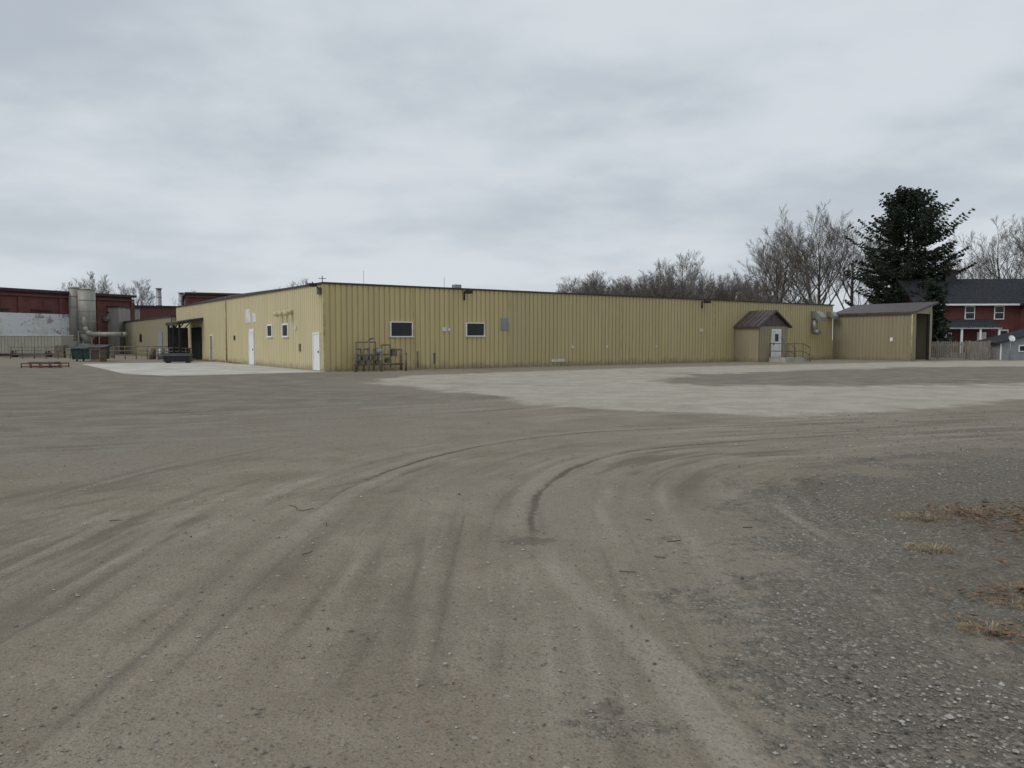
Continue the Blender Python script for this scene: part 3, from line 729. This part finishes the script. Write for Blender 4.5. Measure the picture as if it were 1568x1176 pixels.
m_,nt2,b2,co2=newmat('apron_concrete')
f=ss(nt2,noise(nt2,co2,.5,4,.65),.3,.7); cc=mixc(nt2,f,(.40,.38,.335),(.56,.54,.49))
cc=mixc(nt2,ss(nt2,noise(nt2,co2,5,4,.7),.55,.7,0,.4),cc,(.27,.25,.21))
nt2.links.new(cc,b2.inputs['Base Color']); b2.inputs['Roughness'].default_value=.9
M['apron']=m_
m=MB(W)
def slab(pts): 
    m.poly([(a,b,.012) for a,b in pts],'apron')
    n=len(pts)
    for i in range(n):
        p,q=pts[i],pts[(i+1)%n]; m.poly([(p[0],p[1],-.03),(q[0],q[1],-.03),(q[0],q[1],.012),(p[0],p[1],.012)],'apron')
for i in range(6):
    b0=-.6+i*3.6
    for j in range(3):
        aa=-.15-j*2.9; 
        if i==0 and j==2: slab([(aa-2.9+.03+1.3,b0),(aa,b0),(aa,b0+3.56),(aa-2.86,b0+3.56)])
        else: slab([(aa-2.87,b0),(aa,b0),(aa,b0+3.56),(aa-2.87,b0+3.56)])
m.obj('concrete_apron')

# ------------------------------------------------------------ scatter
M['peb1']=simple('stone_light',(.36,.345,.32),.9,var=.3,scale=30); M['peb2']=simple('stone_dark',(.10,.09,.08),.9,var=.3,scale=30); M['peb3']=simple('stone_mid',(.22,.195,.165),.9,var=.3,scale=30)
def scatter_pebbles():
    m=MB(); mi={k:m.mi(k) for k in ('peb1','peb2','peb3')}
    rnd=random.Random(11)
    oct_=[(1,0,0),(-1,0,0),(0,1,0),(0,-1,0),(0,0,1),(0,0,-.4)]
    fs=[(0,2,4),(2,1,4),(1,3,4),(3,0,4),(2,0,5),(1,2,5),(3,1,5),(0,3,5)]
    for i in range(22000):
        y=2.3+(rnd.random()**1.7)*15; gz=rnd.random()<.66
        if gz: x=1.3+(y-2.8)*.33+(rnd.random()**.8)*(y*.6)-.4*rnd.random()
        else: x=rnd.uniform(-.72,.72)*y
        r=rnd.choice((.003,.003,.004,.005,.006,.009))*rnd.uniform(.7,1.3)*(1+y*.03)*(1.2 if gz else 1)
        if rnd.random()<.012: r*=1.9
        ph=rnd.uniform(0,6.28); c,s=math.cos(ph),math.sin(ph); sx,sy,sz=r*rnd.uniform(.8,1.4),r,r*rnd.uniform(.4,.8)
        n=len(m.v)
        for p in oct_:
            px,py=p[0]*sx*rnd.uniform(.7,1.2),p[1]*sy*rnd.uniform(.7,1.2); m.v.append(Vector((x+px*c-py*s,y+px*s+py*c,.004+sz*.5+p[2]*sz)))
        k=mi[rnd.choice(('peb1','peb1','peb2','peb3','peb3','peb3'))]
        for q in fs: m.f.append(tuple(n+t for t in q)); m.m.append(k); m.smooth.append(False)
    m.obj('gravel_stones')
scatter_pebbles()
def leaves():
    m=MB(); rnd=random.Random(12); k=m.mi('leaf')
    def leaf(x,y,s):
        ph=rnd.uniform(0,6.28); c,sn=math.cos(ph),math.sin(ph); z0=.01+rnd.random()*.015; t=rnd.uniform(-.4,.4)
        pts=[(-1,0),(-.4,.5),(.3,.42),(1,0),(.35,-.45),(-.35,-.5)]; n=len(m.v)
        m.v.append(Vector((x,y,z0)))
        for a,b2 in pts:
            a*=s*rnd.uniform(.8,1.2);b2*=s*rnd.uniform(.7,1.2); m.v.append(Vector((x+a*c-b2*sn,y+a*sn+b2*c,z0+abs(b2)*rnd.uniform(.2,.8)+abs(a*t))))
        for i in range(6): m.f.append((n,n+1+i,n+1+(i+1)%6)); m.m.append(k); m.smooth.append(False)
    for cx,cy,sx,sy,N in ((4.6,6.9,.5,.3,480),(4.75,6.2,.35,.3,420),(3.35,4.75,.3,.10,150),(2.8,4.12,.2,.10,60),(3.6,5.9,.5,.4,60),(3.4,3.9,.4,.4,60)):
        for i in range(N): 
            n0=len(m.v); leaf(cx+rnd.gauss(0,sx),cy+rnd.gauss(0,sy),rnd.uniform(.012,.036))
            for q in range(n0,len(m.v)): m.v[q].z+=.028
    for i in range(340):
        y=2.4+rnd.random()**1.5*16; leaf(rnd.uniform(-.7,.7)*y,y,rnd.uniform(.006,.016))
    for x,y in ((-.27,3.5),(-.35,3.15),(.02,4.35)): leaf(x,y,.022)
    m.obj('dead_leaves')
leaves()
def grass():
    m=MB(); rnd=random.Random(13); k=m.mi('straw')
    def tuft(x,y,rad,N,h):
        for i in range(N):
            ph=rnd.uniform(0,6.28); q=rnd.random()**.6*rad; bx,by=x+q*math.cos(ph),y+q*.6*math.sin(ph); l=h*rnd.uniform(.3,1.2); lean=rnd.uniform(.5,2.2)
            dx,dy=math.cos(ph)*l*lean,math.sin(ph)*l*lean; w=.0016+rnd.random()*.0014; n=len(m.v)
            m.v+=[Vector((bx-w,by,0.01)),Vector((bx+w,by,0.01)),Vector((bx+dx*.6+w,by+dy*.6,l*.5+.02)),Vector((bx+dx,by+dy,l*.4+.02)),Vector((bx+dx*.6-w,by+dy*.6,l*.5+.02))]
            m.f.append((n,n+1,n+2,n+3,n+4)); m.m.append(k); m.smooth.append(False)
    for x,y,r,N,h in ((3.25,5.85,.2,220,.036),(2.65,4.2,.15,140,.032),(3.75,6.9,.25,190,.038),(4.3,7.1,.35,240,.042),(4.6,6.6,.3,240,.045),(3.05,4.6,.16,100,.03),(4.6,5.8,.35,240,.045),(5,6.9,.5,320,.06),(3.4,4.9,.2,90,.035)):
        tuft(x,y,r,N,h)
    m.obj('dry_grass')
    m=MB(W); k=m.mi('straw')
    for i in range(420):
        if rnd.random()<.75: a,b=rnd.uniform(0,44),rnd.uniform(-.45,-.08)
        else: a,b=rnd.uniform(-.3,-.06),rnd.uniform(14,25)
        hh=rnd.uniform(.05,.22)
        for j in range(4): 
            da,db=rnd.uniform(-.12,.12),rnd.uniform(-.1,.1); m.poly([(a-.01,b,0),(a+.012,b,0),(a+da,b+db,hh)],'straw')
    m.obj('wall_weeds')
grass()
def twigs():
    m=MB(); rnd=random.Random(14)
    L=[(-2.18,7.45,.28,-.75),(-2.02,7.22,.14,-.2),(.75,5.3,.12,-.3),(-3.6,6.8,.1,.4),(1.25,6.1,.12,.1)]
    for i in range(5):
        y=5+rnd.random()*6; L.append((rnd.uniform(-.5,.5)*y,y,rnd.uniform(.05,.1),rnd.uniform(0,3.1)))
    for x,y,l,a in L:
        p=Vector((x,y,.012)); 
        for i in range(4):
            a+=rnd.uniform(-.3,.3); q=p+Vector((math.cos(a)*l/4,math.sin(a)*l/4,rnd.uniform(-.002,.006))); m.tube(p,q,.004,.0035,5,'twig',world=True); p=q
    m.obj('twigs')
twigs()

# ------------------------------------------------------------ sky, sun, camera
w=bpy.data.worlds.new('World'); scene.world=w; w.use_nodes=True; nt=w.node_tree
bg=nt.nodes['Background']; bg.inputs[1].default_value=.1
SE,SR=math.radians(42),math.radians(-120)
sk=nn(nt,'ShaderNodeTexSky',sky_type='NISHITA',sun_disc=False,sun_elevation=SE,sun_rotation=SR)
sk.air_density=1; sk.dust_density=3
tc=nn(nt,'ShaderNodeTexCoord'); sp=nn(nt,'ShaderNodeSeparateXYZ'); nt.links.new(tc.outputs['Generated'],sp.inputs[0])
zz=math_(nt,'ADD',math_(nt,'MAXIMUM',sp.outputs[2],0),.20)
cv=nn(nt,'ShaderNodeCombineXYZ'); nt.links.new(math_(nt,'DIVIDE',sp.outputs[0],zz),cv.inputs[0]); nt.links.new(math_(nt,'DIVIDE',sp.outputs[1],zz),cv.inputs[1])
mp=nn(nt,'ShaderNodeMapping'); mp.inputs['Location'].default_value=(2.3,.6,0); mp.inputs['Scale'].default_value=(.9,1.0,1); nt.links.new(cv.outputs[0],mp.inputs[0])
c1=noise(nt,mp.outputs[0],.75,4,.5); c2=noise(nt,mp.outputs[0],1.9,5,.55)
cl=math_(nt,'ADD',math_(nt,'MULTIPLY',c1,.58),math_(nt,'MULTIPLY',c2,.42))
col=mixc(nt,ss(nt,cl,.38,.60),(4.75,5.3,5.9),(6.7,7.25,7.65))
hz=ss(nt,sp.outputs[2],0,.26,1,0); col=mixc(nt,math_(nt,'MULTIPLY',hz,.5),col,(7.0,7.5,7.9))
col=mixc(nt,.05,col,sk.outputs[0])
nt.links.new(col,bg.inputs[0])
sd=bpy.data.lights.new('sun','SUN'); sd.energy=1.0; sd.angle=math.radians(25); sd.color=(1,.94,.86)
so=bpy.data.objects.new('sun',sd); scene.collection.objects.link(so)
dirv=Vector((math.sin(SR)*math.cos(SE),math.cos(SR)*math.cos(SE),math.sin(SE)))
so.rotation_euler=dirv.to_track_quat('Z','Y').to_euler()
cd=bpy.data.cameras.new('camera'); cam=bpy.data.objects.new('camera',cd); scene.collection.objects.link(cam)
cam.location=(0,0,1.63); cam.rotation_euler=(math.radians(90-3.3),0,0)
cd.sensor_width=36; cd.lens=27.05; cd.clip_end=6000; cd.clip_start=.05
scene.camera=cam
scene.view_settings.view_transform='Standard'; scene.view_settings.look='None'; scene.view_settings.exposure=0
